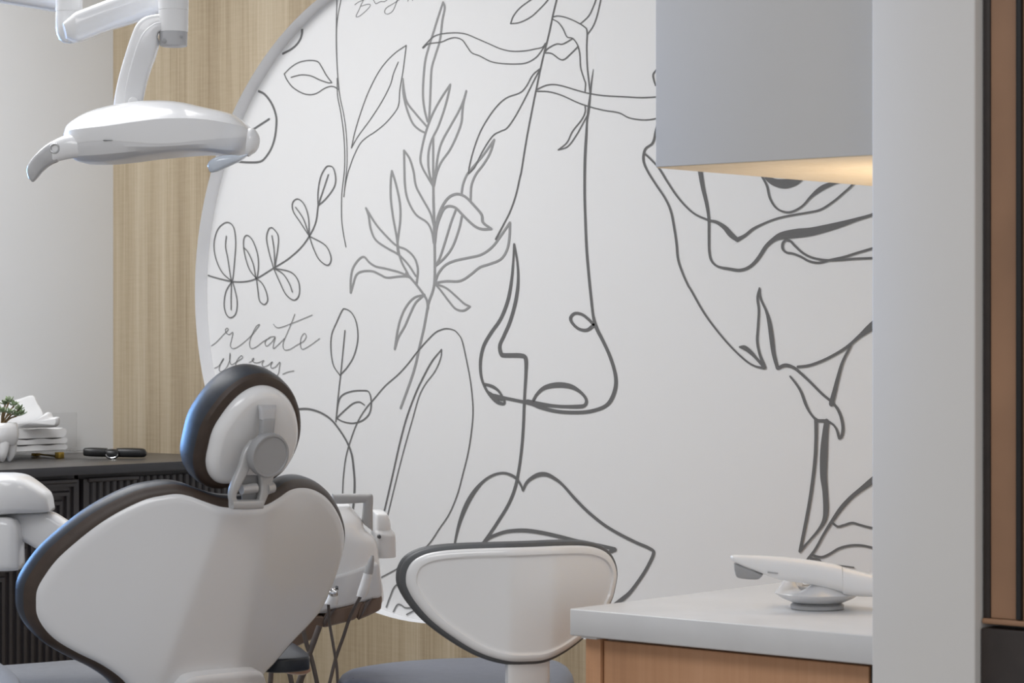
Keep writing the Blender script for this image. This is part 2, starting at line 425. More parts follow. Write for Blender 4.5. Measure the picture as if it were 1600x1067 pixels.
# tile, ink (1 dark, 2 grey), width, then x,y[,width] points; '/' after a point makes a sharp corner
STROKES = '''
A 1 14; 690,172 685,225 662,270 625,305 580,330 535,352
A 1 14; 405,565 455,590 500,650 525,720 528,780 518,860 495,930 455,990 420,1012 350,1015 280,1008 200,985
A 1 14; 483,744 385,808 340,838
A 1 8; 912,558 890,543 860,541 825,555 780,583 735,592 685,580 630,545 595,500 577,462/ 620,420 670,390 730,378 785,385 812,420 840,470 875,517/ 850,517 800,500 745,475 690,468 650,475 620,484
A 1 7; 907,-30 903,150 903,300 910,450 920,570
A 1 6; 936,-20 916,80 906,160 904,260 910,450 925,600 950,720 966,850 970,1000 964,1090 955,1170 950,1230
A 1 7; 908,490 911,600 930,700 948,830 955,950 953,1067 938,1200 935,1300 937,1380 947,1460 963,1543
A 1 7; 950,1230 958,1160 975,1080 985,1050 1010,980 1050,900 1090,860 1150,820 1210,770 1270,700 1293,650 1300,560 1320,440 1340,283/ 1260,340 1180,430 1110,560 1060,690 1020,820 997,925/ 1040,850 1120,740 1190,630 1240,530 1260,460 1290,388
A 1 4; 1018,30 1040,14 1080,-4
A 1 4; 1082,-20 1062,20 1045,60 1027,98 1035,106 1060,92 1100,55 1116,32 1098,27 1060,38
A 1 4; 1125,-20 1145,18 1155,22 1180,10 1205,10 1230,-10
A 1 4; 1290,-20 1275,25 1255,68 1225,88 1205,78 1215,50 1260,22 1310,-10
A 1 4; 1350,8 1356,-10
A 1 4; 1378,4 1386,-10
E 2 12; 113,760 95,690 84,600 88,480 100,370 125,280 150,200 178,110 210,14/ 220,50 205,130 190,250 160,350 138,430 132,540 128,640 122,755
A 2 12; 1320,490,6 1320,560 1330,630 1350,700 1380,770 1420,810 1458,830
A 2 12; 1320,490,6 1326,570 1345,640 1400,712 1472,795
E 2 12; 255,528/ 200,610 150,700 110,800 85,890 68,990 80,1045 110,1100 145,1160
E 2 12; 255,528 240,600 215,690 180,790 150,850 130,900 118,960 118,1040 132,1120 147,1165
E 2 12; 148,860 148,950 148,1160
E 2 12; 355,568/ 340,620 310,690 260,780 205,880 180,960 165,1060 152,1160
E 2 12; 355,568 337,640 330,700 323,770 290,860 250,940 200,1010 170,1080 152,1165
F 2 14; 148,150,18 149,230,14 150,300 153,400 155,500 158,650 157,780 148,850 120,930 110,980 90,1090 60,1220 35,1330 0,1440 -55,1590
B 2 12; 1326,-20/ 1328,100 1332,200 1350,290 1400,380 1470,430 1500,490 1512,560
B 2 12; 1326,-20 1360,30 1385,110 1400,200 1440,280 1490,370 1512,450
B 2 12; 1250,108/ 1243,170 1243,280 1258,400 1280,520 1292,610 1312,680 1350,750
B 2 12; 1250,108 1275,190 1300,310 1302,420 1285,560 1290,630
B 2 12; 1088,340/ 1105,390 1118,470 1150,540 1220,590 1290,630 1350,690 1400,765
B 2 12; 1088,340 1150,440 1220,520 1280,575 1340,600 1390,650 1412,720 1405,810
B 2 12; 1355,768 1300,742 1210,718 1150,705 1110,680 1075,645 1040,665 1005,720 993,790 993,870/ 1010,810 1030,755 1070,735 1130,735 1175,755 1220,775 1290,768 1350,768 1380,790
B 2 14; 1340,745 1400,815 1445,875 1470,920 1475,970
B 2 12; 1455,882 1390,900 1340,955 1305,1030 1285,1110 1268,1222/ 1290,1150 1330,1080 1365,1000 1400,930 1450,885
F 2 12; 530,-88/ 460,10 400,80 360,130 335,190 326,245
F 2 12; 530,-88 502,0 460,70 415,130 387,200 382,290
F 2 15; 165,460 180,390 210,320 250,270 300,252 350,270 400,320 450,380 460,430 512,470/ 460,472 420,460 380,430 330,380 290,340 250,328 215,345 185,410 168,470 158,560
F 2 12; 290,350 260,430 220,560 190,650 163,700
F 2 12; 328,390 310,470 270,580 220,650 165,700
F 2 13; 160,805 180,750 220,700 280,670 370,650 450,630 520,580 580,500 628,430/ 625,520 610,600 570,660 500,690 440,710 390,750 340,785 300,798 230,797 160,808
F 2 12; 160,812 230,840 290,890 340,935 378,955/ 340,980 290,970 245,920 200,860 160,812
E 1 7; 85,298,12 115,262 150,230 200,212 280,205 350,212 420,240 500,275 570,305 640,320 720,318 790,305 830,295 850,270
E 1 7; 85,298,12 120,274 200,262 240,245 285,235 330,250 360,290 390,330 440,350 510,385 580,397 660,400 730,393 790,360 830,310 850,275
E 1 7; 800,-25 750,5 690,50 650,100 632,148/ 690,140 760,105 820,50 865,0 885,-35
E 1 9; 925,-20 900,80 870,220 830,380 790,570 760,720 730,880 700,1067 690,1110 665,1220 630,1320 590,1400 540,1495,12
E 1 8; 900,105 930,100 980,110 1040,135 1090,165 1110,195 1108,300 1112,420 1125,540 1130,590
E 1 7; 895,120 930,140 960,180 985,230 1020,240 1050,280 1065,340 1070,420 1090,490 1100,520 1098,570
E 1 8; 845,325 870,300 920,275 960,275 1022,240
E 1 8; 845,330 890,335 940,370 970,370 1010,335 1055,290
E 1 7; 1068,150 1120,100 1150,40 1172,-20
E 1 7; 1113,215 1150,160 1175,90 1200,-20
E 1 7; 812,432/ 770,470 730,540 690,580 610,610 550,660 490,740 440,830 400,940 375,1040 370,1085/ 410,1040 460,940 520,850 570,820 610,800 660,730 720,620 780,500 812,440
E 1 8; 795,560 850,535 900,528 960,538 1050,565 1130,585 1220,598 1350,605 1450,610 1540,606 1620,600
E 1 8; 795,570 870,573 950,595 1050,640 1130,668 1220,690 1310,705 1370,735 1440,748 1500,748 1560,738 1620,735
E 1 9; 1150,432,3 1140,500,7 1130,590,9 1120,680,14 1110,760,10 1105,850,14 1097,1000,15 1095,1200,14 1100,1380,14 1108,1560,15 1125,1760,15 1142,1920,15
E 1 7; 1098,660 1098,700 1075,750 1020,820 985,890 930,937/ 990,915 1040,850 1080,780 1112,720
E 1 9; 1545,435 1524,465 1528,500 1540,535
G 1 20; 1142,0,14 1150,60,16 1170,130,22 1215,220,20 1255,310,20 1285,410,20 1290,490,22 1265,570,24 1220,620,22 1130,650,22 1030,657,22 920,650,22 820,625,24 760,602,22 660,580,20 590,565,20 530,548,16
G 1 18; 1152,112,24 1110,142,20 1060,135 1020,100 1008,65 1035,38 1080,45 1120,75 1152,108
G 1 12; 655,-395,12 650,-300,12 640,-180,16 620,-60,20 590,30,20 560,90,20 510,160,20 465,240,20 445,330,18 447,420,16 468,490,16 505,550,20 550,590,26 590,603,16 592,580,14 560,525,16 520,495,20 470,480,16
G 1 12; 500,530,10 540,560,20 580,580,12
G 1 14; 655,-395,12 675,-280,12 680,-170,16 670,-70,20 650,20,20 625,100,20 590,180,20 565,240,20 575,292,26 600,300,28 700,302,28 728,325,24 728,420,18 722,520,16 718,600,16 712,750,16 702,880,16 685,1010,16 660,1130,18 620,1230,18 560,1330,18 500,1420,18 460,1475,18
G 1 18; 770,590,16 800,540,18 850,500,26 930,485,34 1010,495,30 1070,530,20 1105,575,18 1098,610,20 1060,620,24 960,620,20 870,612,22 740,592,34
C 1 7; 940,1250 943,1160 948,1060 965,930 1000,810 1040,710 1090,630 1150,560 1210,490 1290,420 1350,355 1400,290 1460,220 1520,160 1560,140 1595,133 1640,143 1668,170 1690,210 1715,320 1740,450 1755,580 1757,680 1745,800 1725,920 1690,1060 1660,1170 1610,1290 1550,1380 1490,1470 1435,1525 1370,1575 1300,1625 1175,1693
C 1 9; 1562,262,6 1500,340 1440,450 1390,560 1340,700 1300,850 1255,1050 1200,1290 1190,1340
C 1 6; 1562,262,6 1555,320 1520,400 1460,480 1420,560 1380,700 1340,840 1290,1030 1222,1310 1212,1350
C 1 12; 620,645 680,635 740,637 810,660 870,700 920,760 970,840 1000,920 1013,1020 1018,1100 1014,1200 1008,1260
C 1 7; 958,145 945,280 930,430 915,560 901,715
C 1 7; 927,425/ 885,360 870,260 875,170 905,95 940,20 960,10 1000,35 1030,100 1038,200 1015,300 975,370 927,425
C 1 8; 903,695 915,600 940,550 1000,525 1070,520 1108,530 1122,590 1112,660 1070,705 1010,724 950,715 905,693/ 960,640 1010,600 1050,592 1080,610
C 1 4; 108,250 150,222 200,170 228,142 222,130 211,140 216,160 235,170 258,157 250,200 242,240 260,258 300,240 370,180 410,130 425,108 405,118 380,165 362,220 370,255 400,250 450,212 490,190
C 1 4; 522,183 490,187 460,215 468,243 500,218 522,188 512,230 512,258 540,235 580,195
C 1 4; 645,42 625,95 600,155 572,225 580,265 615,262 660,235 700,212 716,182 705,163 685,188 680,232 692,262 735,242 800,195
C 1 4; 512,106 530,125 560,125 640,95 755,48
C 1 10; 119,308 123,310
C 1 4; 130,385 165,370 190,340 200,318 182,350 172,388 185,402 215,380 238,330 240,285 238,330 250,358 290,335 318,315 310,302 288,325 275,360 290,385
C 1 4; 360,345 385,330 388,318 378,328 392,345 420,345 452,332 440,352 450,372 480,360 505,340 495,362 500,380 525,372 552,342 548,380 540,420 500,470
C 1 4; 570,418 600,405 640,397
B 1 8; 93,757 150,775 250,798 330,800 405,780 512,715 600,660 680,590 735,515 775,430 790,325
B 1 7; 252,798 190,740 150,650 140,560 160,480 195,440 230,430 262,460 275,540 270,650 252,798 225,650 212,580 217,515
B 1 7; 252,798 215,860 203,940 215,1000 243,1025 275,1000 285,930 270,850 252,798 247,880 247,975
B 1 7; 405,780 360,720 330,620 325,540 345,510 380,540 410,620 418,700 405,780 385,690 355,620 330,590
B 1 7; 405,780 415,860 425,920 455,942 475,915 465,860 440,810 405,780
B 1 7; 512,715 485,620 468,530 480,475 495,463 510,468 540,510 540,580 520,710/ 515,600 502,512
B 1 7; 512,715 550,800 590,880 640,915 672,880 668,800 620,740 512,715/ 570,750 610,810 630,865
B 1 7; 735,515 680,430 635,360 632,305 665,283 705,320 730,400 735,515/ 700,410 650,335
B 1 7; 735,515 765,600 800,665 850,697 872,660 855,600 820,560 735,515
B 1 7; 790,325 790,240 805,150 835,90 858,77 885,90 900,150 890,210 840,280 790,325/ 825,220 855,130
H 1 16; 275,660,10 283,600,10 310,480,18 350,370,26 400,280,24 460,210,16 520,170,14 580,155,14 630,165,18 670,190,18 700,235,14 710,265,12/ 730,220,16 760,190,20 810,165,26 860,165,26 910,190,22 960,230,18 1040,320,20 1120,400,20 1220,480,20 1320,540,20 1420,590,20 1500,625,20 1527,655,18 1490,740,18 1440,820,18 1380,900,20 1330,945,26 1260,1000,26
H 1 20; 470,585,16 510,555,18 590,525,20 660,515,22 740,515,24 840,530,24 950,555,24 1050,580,22 1150,600,22 1220,615,22 1285,632,26/ 1235,658,18 1180,690
D 1 8; 812,930 840,850 870,785 920,755
D 1 8; 860,945 885,900 910,900 940,918 1000,915
D 1 9; 945,960 1010,925
I 1 12; 190,60,10 178,110 170,150 155,180 120,205 105,240 105,290 130,350 180,430 240,520 275,600 295,700 310,800 320,900 350,990 385,1067 400,1090 480,1230 560,1340 650,1445 740,1530 800,1567 858,1580,16
I 1 12; 112,240 150,275 200,330 250,410 310,500 370,570 430,620 510,655,14 560,668,20 610,700,28 650,745,34 690,778,26/ 740,750,18 790,710,16 860,675 940,645 1030,625 1120,610 1210,590 1290,540 1350,490 1410,435 1460,370
I 1 12; 450,300,26 457,340,26 475,450,22 500,560,18 512,650,14 513,750,13 515,850,12 530,910,13 570,945,14 640,960,18 710,968,18 770,945,18 820,895,20 870,820,22 920,775,28 970,752,45 1060,738,56 1150,728,52 1250,705,45 1350,678,34 1440,650,22 1525,625,18 1620,585,16
I 1 12; 820,330 838,370 875,440 895,520 935,580 990,605 1040,600 1100,565 1150,510,16 1200,468,28 1250,440,28 1320,418,14 1400,400
I 1 12; 855,350,8 875,385,30 920,418,44 985,428,58 1050,415,48 1100,385,24 1130,355,8
I 1 14; 1020,783 995,780 975,800 975,835 1000,858 1040,865 1090,885 1140,912 1200,922 1270,905 1360,885 1440,860 1525,835 1620,805
I 1 14; 1000,782 1025,788 1050,815 1100,860 1160,890 1240,905 1320,905 1420,897 1525,893 1620,890
J 1 13; 860,610,20 830,530,14 815,450,13 820,360,12 825,260,12 817,180,12 830,120,10/ 835,180,12 870,260,14 890,330,22 905,430,26 918,530,22 942,622,18/ 990,602,22 1040,615,20 1080,645,18 1150,710,16 1220,780,16 1290,840,16 1330,900,16 1350,980,16 1345,1040,16 1328,1060,14/ 1310,1000 1280,965 1240,950,20 1190,945,18 1150,905 1120,850,16 1090,770,15 1060,720,14 1022,672,12
J 1 16; 862,615,22 800,550,16 750,510,14 707,488,12/ 740,487,16 780,520,16 820,570,16 862,612,20
J 1 16; 1070,612 1140,603 1220,575 1300,535 1380,485,18 1450,425,22 1530,360,46 1620,290,50
J 1 16; 1400,480,12 1350,580,16 1320,680,20 1300,760,24 1278,845,28
K 1 18; 1183,-20,20 1183,100,18 1175,250,18 1150,450,18 1120,620,18 1082,806,16/ 1140,740,12 1200,670,16 1235,610,24 1245,540,30 1240,430,30 1230,330,38 1232,200,42 1238,100,36 1250,-10,28
K 1 18; 1130,855,14 1180,790,14 1230,700,14 1280,620,18 1340,535,24 1400,470,24 1460,420,26 1540,360,40 1620,300,40
K 1 14; 1290,630 1320,650 1360,640 1410,627 1460,640 1530,658 1620,675
K 1 14; 1165,830 1220,840 1270,820 1330,785 1400,768 1470,768 1540,782 1620,795
K 1 18; 1150,850 1200,862,24 1230,880,10 1330,893,8 1420,905,8
'''
def build_mural():
    V = []; F = []; MI = []
    st = stadium(RR - 0.0005); n = len(st)
    for x, z in st: V.append((x, YR, z))
    for x, z in st: V.append((x, YR + 0.02, z))
    F.append(tuple(range(n))); MI.append(0)
    F.append(tuple(range(2 * n - 1, n - 1, -1))); MI.append(0)
    for i in range(n): F.append((i, (i + 1) % n, n + (i + 1) % n, n + i)); MI.append(0)
    lay = 0
    for line in STROKES.strip().split('\n'):
        head, body = line.split(';'); t, ink, w0 = head.split(); ox, oy = TILE[t]; w0 = float(w0) * (1.08 if ink == '2' else 1)
        segs = [[]]
        for tok in body.split():
            c = tok.endswith('/'); q = [float(a) for a in tok.rstrip('/').split(',')]
            if len(q) == 2: q.append(w0)
            segs[-1].append(tuple(q))
            if c: segs.append([tuple(q)])
        for sg in segs:
            if len(sg) < 2: continue
            lay += 1; Y = YR - 0.0005 - 0.000015 * lay
            s = cat_open(sg, 6)
            # centreline on the wall plane, true width in the plane
            C = []
            for x, y, ww in s:
                q = onY(ox + x / 4, oy + y / 4, YR)
                ppm = FPX / (q - CAM).dot(FW)
                C.append((q.x, q.z, ww / 4 / ppm))
            L = []
            for i, (x, z, ww) in enumerate(C):
                a = C[max(i - 1, 0)]; b = C[min(i + 1, len(C) - 1)]
                tx, tz = b[0] - a[0], b[1] - a[1]; ln = math.hypot(tx, tz) or 1
                # the brush width is foreshortened across the wall: widen where the stroke runs upright
                nx, nz = -tz / ln, tx / ln
                sc = 1 / math.sqrt((nx * 0.76) ** 2 + nz ** 2)
                sc = 1 + (sc - 1) * 1.0
                L.append((x + nx * ww / 2 * sc, z + nz * ww / 2 * sc, x - nx * ww / 2 * sc, z - nz * ww / 2 * sc))
            def ok(x, z):
                cx = CX if x < CX else (XR if x > XR else x)
                return math.hypot(x - cx, z - CZ) < RR - 0.003
            i0 = len(V)
            for a in L: V.append((a[0], Y, a[1])); V.append((a[2], Y, a[3]))
            for i in range(len(L) - 1):
                if ok(L[i][0], L[i][1]) and ok(L[i + 1][2], L[i + 1][3]):
                    F.append((i0 + 2 * i, i0 + 2 * i + 1, i0 + 2 * i + 3, i0 + 2 * i + 2)); MI.append(int(ink))
            for x, z, ww in (C[0], C[-1]):
                if not ok(x, z): continue
                k0 = len(V)
                for k in range(12):
                    th = k * math.pi / 6; V.append((x + ww / 2 * 1.15 * math.cos(th), Y - 0.000005, z + ww / 2 * math.sin(th)))
                F.append(tuple(range(k0, k0 + 12))); MI.append(int(ink))
    o = mk('wall_mural', V, F, [M['mural'], M['ink'], M['ink2']], smooth=False, matidx=MI, recalc=False)
    tag(o, 'white mural of dark line-drawn faces and leaves, recessed in the pale wood wall', 'mural')
build_mural()

# ------------------------------------------------------------------ desk side: counter, base cabinet, wall cabinet
DY = 3.31; DZ = 0.75
DX0 = onY(890, 950, DY).x
slabt = 0.0455
o = box('countertop', (DX0, DY, DZ - slabt), (PX0, YW, DZ), M['slab'], bev=0.0025)
tag(o, 'thick white quartz countertop beside the partition, holding the scanner', 'countertop')
BY = DY + 0.03
bx0 = onY(915, 1010, BY).x; bx1 = onY(940, 1010, BY).x; bx2 = onY(1357, 1010, BY + .004).x
t = thing('base_cabinet', 'orange-toned wooden base cabinet under the white quartz countertop', 'cabinet', (bx0, BY, 0))
box('body', (bx0, BY + .022, 0.0), (PX0 - .002, YW - .002, DZ - slabt - .010), M['beech'], t)
box('end_stile', (bx0, BY, 0.0), (bx1 - .003, BY + .022, DZ - slabt - .006), M['beech'], t, bev=.001)
box('door', (bx1 + .002, BY + .004, 0.05), (bx2, BY + .022, DZ - slabt - .008), M['beech'], t, bev=.001)
box('edge_strip', (bx2 + .002, BY + .008, 0.0), (PX0 - .001, BY + .022, DZ - slabt - .008), M['espresso'], t)
box('sub_top', (bx0 - .004, BY - .006, DZ - slabt - .006), (bx1 - .006, BY + .4, DZ - slabt), M['white'], t)

UY = 3.30
ux = onY(1024.5, 262, UY).x; uz = onY(1024.5, 262, UY).z
t = thing('wall_cabinet', 'grey box wall cabinet with pale wood underside, hung high beside the partition', 'cabinet', (ux, UY, uz))
box('carcass', (ux, UY + .018, uz + .004), (PX0, YW, 2.45), M['pgrey'], t)
box('door', (ux, UY, uz + .001), (PX0 - .002, UY + .0175, 2.45), M['pgrey'], t, bev=.001)
box('underside_panel', (ux + .002, UY + .002, uz - .0005), (PX0 - .001, YW - .002, uz + .0035), M['maple'], t)

# ------------------------------------------------------------------ dark glazed cabinet right of the partition
CY = 3.27
t = thing('display_cabinet', 'dark brown framed cabinet with bronze panes, right of the white partition', 'cabinet', (PX1 + .004, CY, 0))
def cx(px): return onY(px, 700, CY).x
zr = onY(1560, 979, CY).z; CT = ZC - .002
box('stile', (PX1 + .002, CY, zr + .004), (cx(1547), CY + .05, CT), M['espresso'], t, bev=.002)
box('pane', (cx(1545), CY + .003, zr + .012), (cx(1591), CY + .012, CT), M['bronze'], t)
box('stile', (cx(1588.5), CY - .004, zr + .012), (cx(1597), CY + .05, CT), M['black'], t, bev=.002)
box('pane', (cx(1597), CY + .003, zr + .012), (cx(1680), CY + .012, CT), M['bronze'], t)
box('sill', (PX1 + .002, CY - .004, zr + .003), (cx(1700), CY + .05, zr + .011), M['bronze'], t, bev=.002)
box('drawer', (PX1 + .002, CY - .006, 0.02), (cx(1700), CY + .4, zr - .003), M['espresso'], t, bev=.002)

# ------------------------------------------------------------------ intraoral scanner on its cradle
cb = onZ(1277, 951, DZ)
def cradle_mod(r, h, th):
    if h < 0.03: return h, r
    k = (h - 0.03) / 0.0145
    return h + k * 0.0125 * math.cos(3 * (th - CR0)) + k * .002, r
e1 = Vector((0, 0, 1)).orthogonal().normalized(); e2 = Vector((0, 0, 1)).cross(e1)
qd = RT * math.cos(math.radians(-78)) + FW * math.sin(math.radians(-78)); CR0 = math.atan2(qd.dot(e2), qd.dot(e1))
t = thing('scanner_cradle', 'silvery white saddle-shaped cradle standing on the quartz countertop', 'cradle', cb)
lathe('foot', cb, (0, 0, 1), [(.038, 0), (.0445, .001), (.045, .007), (.041, .010), (.038, .011)], M['greyl'], t)
lathe('bowl', cb, (0, 0, 1), [(.038, .011), (.046, .0125), (.061, .019), (.0705, .0255), (.0715, .0275), (.069, .030), (.060, .0365), (.049, .0425), (.043, .0445), (.040, .0440), (.036, .040), (.032, .034)],
      mat('pearl_silver_plastic', (0.74, 0.74, 0.745), 0.25, metal=0.2, coat=0.4, noise=0.01), t, mod=cradle_mod)
lathe('dark_well', cb, (0, 0, 1), [(.037, .030), (.034, .038), (.024, .024), (.001, .018)], M['grey'], t)
pl = Plate(1277, 910, 4.24, 0, 0)
t = thing('intraoral_scanner', 'white handheld scanner wand with dark tip lying in the cradle', 'scanner', pl.W(0, -.01, 0))
limb('wand', pl, [(1141, 869, 1142, 873, .004), (1146, 867, 1147, 878, .010), (1165, 867, 1163, 886, .013), (1195, 868, 1190, 896, .015), (1225, 870, 1222, 907, .018), (1262, 874, 1262, 912, .020), (1300, 880, 1300, 921, .022), (1314, 884, 1314, 925, .022)], M['white'], t, n=2.6)
limb('rear_body', pl, [(1314.5, 884, 1314, 925, .022), (1318, 886, 1320, 929, .022), (1345, 893, 1345, 932, .021), (1375, 901, 1375, 932, .018), (1400, 907, 1400, 931, .014)], M['white'], t, n=2.6)
limb('dark_tip', pl, [(1147.2, 879, 1148, 892, .008), (1152, 881, 1152, 902, .0095), (1170, 887, 1168, 905, .010), (1184, 894, 1183, 905, .010), (1192, 896.5, 1188, 902, .008)], M['grey'], t, n=3)
limb('button_slot', pl, [(1198, 892, 1198, 894, .0170), (1214, 893.5, 1214, 895.5, .0185)], M['grey'], t, n=4)

# ------------------------------------------------------------------ sideboard along the left wall
SX = onX(0, 733.5, -4.797).x; SZ = 0.9; ST = 0.0215
o = box('worktop', (XL, 0.9, SZ - ST), (SX, YW, SZ), [M['darktop']], bev=.001)
tag(o, 'thin dark laminate worktop along the left wall holding plant and towels', 'worktop')
o.data.materials.append(M['darkedge'])
for p in o.data.polygons:
    if abs(p.normal.z) < .5: p.material_index = 1
dX = SX - 0.02
yd = onX(127, 760, dX).y
def ridged(name, y0, y1, z0, z1, nested, parent):
    V = []; F = []
    th = 0.018; pit = 0.0215
    if nested:
        # nested rectangular ridges stepping out of the door face
        Hs = []; k = 0; w = (y1 - y0) / 2; r = 0.0
        prof = [(0.0, 0.0), (0.016, 0.0)]
        s = 0.016
        while s + pit < w - .002:
            prof += [(s + 0.0005, -0.007), (s + pit * .42, -0.007), (s + pit * .62, 0.0), (s + pit, 0.0)]
            s += pit
        for s_, d in prof: Hs.append((s_, d))
        for s_, d in Hs:
            V += [(dX + d, y0 + s_, z0 + s_), (dX + d, y1 - s_, z0 + s_), (dX + d, y1 - s_, z1 - s_), (dX + d, y0 + s_, z1 - s_)]
        for j in range(len(Hs) - 1):
            for i in range(4): F.append((4 * j + i, 4 * j + (i + 1) % 4, 4 * j + 4 + (i + 1) % 4, 4 * j + 4 + i))
        F.append(tuple(range(4 * (len(Hs) - 1), 4 * len(Hs))))
    else:
        ys = [(y0, 0.0), (y0 + .016, 0)]; y = y0 + .016
        while y + pit < y1 - .001:
            ys += [(y + .0005, -0.007), (y + pit * .42, -0.007), (y + pit * .62, 0), (y + pit, 0)]; y += pit
        ys.append((y1, 0.0))
        for y, d in ys: V += [(dX + d, y, z0), (dX + d, y, z1)]
        for i in range(len(ys) - 1): F.append((2 * i, 2 * i + 2, 2 * i + 3, 2 * i + 1))
    i = len(V)
    V += [(dX, y0, z0), (dX, y1, z0), (dX, y1, z1), (dX, y0, z1), (dX - th, y0, z0), (dX - th, y1, z0), (dX - th, y1, z1), (dX - th, y0, z1)]
    for a in range(4): F.append((i + a, i + (a + 1) % 4, i + 4 + (a + 1) % 4, i + 4 + a))
    F.append((i + 4, i + 5, i + 6, i + 7))
    return mk(name, V, F, M['dark'], parent, smooth=False)
zt = SZ - ST - .012
def finger(y0, y1, parent):
    box('finger_pull', (dX - .006, y0, zt - .008), (dX + .006, y1, zt + .003), M['dark'], parent, bev=.003)
for nm, lab, y0, y1, nest in (('cabinet', 'dark lacquered cabinet with nested square relief door, under the worktop', yd - .60, yd - .006, True),
                              ('cabinet', 'dark lacquered cabinet with vertical reeded door, in the corner by the wood wall', yd + .006, YW - .002, False)):
    t = thing(nm, lab, 'cabinet', ((XL + dX) / 2, y0, 0))
    box('body', (XL + .002, y0, .06), (dX - .019, y1, SZ - ST), M['dark'], t)
    ridged('door', y0 + .001, y1 - .001, .07, zt, nest, t)
    if nest: finger(yd - .20, yd - .006 - .010, t)
    else: finger(yd + .02, yd + .18, t)

# tooth-shaped planter with succulent
pb = onZ(2, 722, SZ)
t = thing('potted_succulent', 'green succulent in a white tooth-shaped ceramic pot on the dark worktop', 'plant', pb)
s = (pb - CAM).dot(FW) / FPX
def wp(px, py, d=0): return P(px, py, (pb - CAM).dot(FW) + d)
def pot_mod(r, h, th):
    k = 1 + 0.07 * math.cos(4 * th + .6) * min(1, max(0, (0.085 - h) / .05)); return h, r * k
zc = pb.z
lathe('pot', pb, (0, 0, 1), [(.004, .052), (.022, .048), (.034, .044), (.0405, .055), (.0425, .070), (.0425, .085), (.041, .094), (.037, .0985), (.031, .098), (.028, .092), (.026, .088), (.001, .086)], M['ceram'], t, mod=pot_mod)
for a in (20, 110, 200, 290):
    th = math.radians(a) + ANG
    dx, dy = math.cos(th), math.sin(th)
    tube('root_foot', [pb + Vector((dx * .016, dy * .016, .066)), pb + Vector((dx * .0205, dy * .0205, .048)), pb + Vector((dx * .024, dy * .024, .022)), pb + Vector((dx * .020, dy * .020, .0045)), pb + Vector((dx * .0195, dy * .0195, .0005))], [.018, .0185, .0120, .0055, .002], M['ceram'], t)
random.seed(5)
def leafmesh(V, F, MI, p, d, ln, wd, mi):
    d = d.normalized(); sd = d.cross(Vector((0, 0, 1)));
    if sd.length < .1: sd = Vector((1, 0, 0))
    sd.normalize(); up = sd.cross(d).normalized(); i0 = len(V); K = 8
    for j, (a, b) in enumerate(((0, .25), (.2, .6), (.45, .95), (.7, 1.0), (.88, .65), (1, .08))):
        c = p + d * ln * a + up * ln * .18 * a * a
        for k in range(K):
            th = 2 * math.pi * k / K
            V.append(c + sd * math.cos(th) * wd * b + up * math.sin(th) * wd * b * .38)
    for j in range(5):
        for k in range(K): F.append((i0 + j * K + k, i0 + j * K + (k + 1) % K, i0 + (j + 1) * K + (k + 1) % K, i0 + (j + 1) * K + k)); MI.append(mi)
    F.append(tuple(range(i0 + 5 * K, i0 + 6 * K))); MI.append(mi)
V = []; F = []; MI = []
tips = [(22, 634, 0.0), (30, 640, -.01), (8, 632, .01), (14, 628, 0), (26, 650, -.015), (4, 644, -.02), (16, 646, -.025), (34, 648, .01), (-8, 636, 0), (-6, 650, -.01)]
for (x, y, d) in tips:
    c = wp(x, y, d)
    for k in range(9):
        a = k * 2.4 + x; el = 0.15 + 0.12 * k
        dd = Vector((math.cos(a) * math.cos(el), math.sin(a) * math.cos(el), math.sin(el) * .9))
        leafmesh(V, F, MI, c, dd, .017 * random.uniform(.8, 1.15), .0042, random.choice((0, 0, 1)))
mk('foliage', V, F, [M['leaf'], M['leaf2']], t, matidx=MI)
for (x, y, d) in tips[:7]:
    tube('stem', [pb + Vector((0, 0, .085)), (wp(x, y, d) + pb + Vector((0, 0, .095))) / 2 + Vector((0, 0, .002)), wp(x, y, d)], .0022, M['stem'], t, seg=6)

# folded towels on an acrylic tray with brass feet
def tY(px, X): return onX(px, 690, X).y
t = thing('acrylic_tray', 'clear acrylic tray on brass feet holding folded white towels', 'tray', (-5.22, tY(60, -5.22), SZ))
TZ = onX(100, 703, -5.18).z
y0, y1 = tY(-25, -5.2), tY(119, -5.2)
box('base_panel', (-5.36, y0, TZ - .0025), (-5.13, y1, TZ + .0005), M['acryl'], t, bev=.0007)
box('back_panel', (-5.368, y0, TZ - .0025), (-5.362, onX(119, 690, -5.365).y, onX(100, 645, -5.365).z), M['acryl'], t, bev=.0012)
fm = [(onX(56, 710, -5.30).y), (onX(93, 710, -5.15).y)]
for X, px in ((-5.31, 56), (-5.145, 93)):
    yy = onX(px, 712, X).y
    box('brass_foot', (X - .008, yy - .009, SZ + .0005), (X + .008, yy + .009, TZ - .003), M['brass'], t, bev=.001)
ya = onX(56, 712, -5.31).y; yb = onX(93, 712, -5.145).y
tube('brass_rail', [Vector((-5.31, ya, SZ + .006)), Vector((-5.145, yb, SZ + .005))], .0025, M['brass'], t, seg=8)
ty0, ty1 = tY(-20, -5.17), tY(105, -5.17)
hs = [(703, 693.5, 'lowest of the stack in the acrylic tray'), (693, 684, 'second from the bottom of the stack in the acrylic tray'), (683.5, 668, 'thicker, on top of the two flat ones in the tray')]
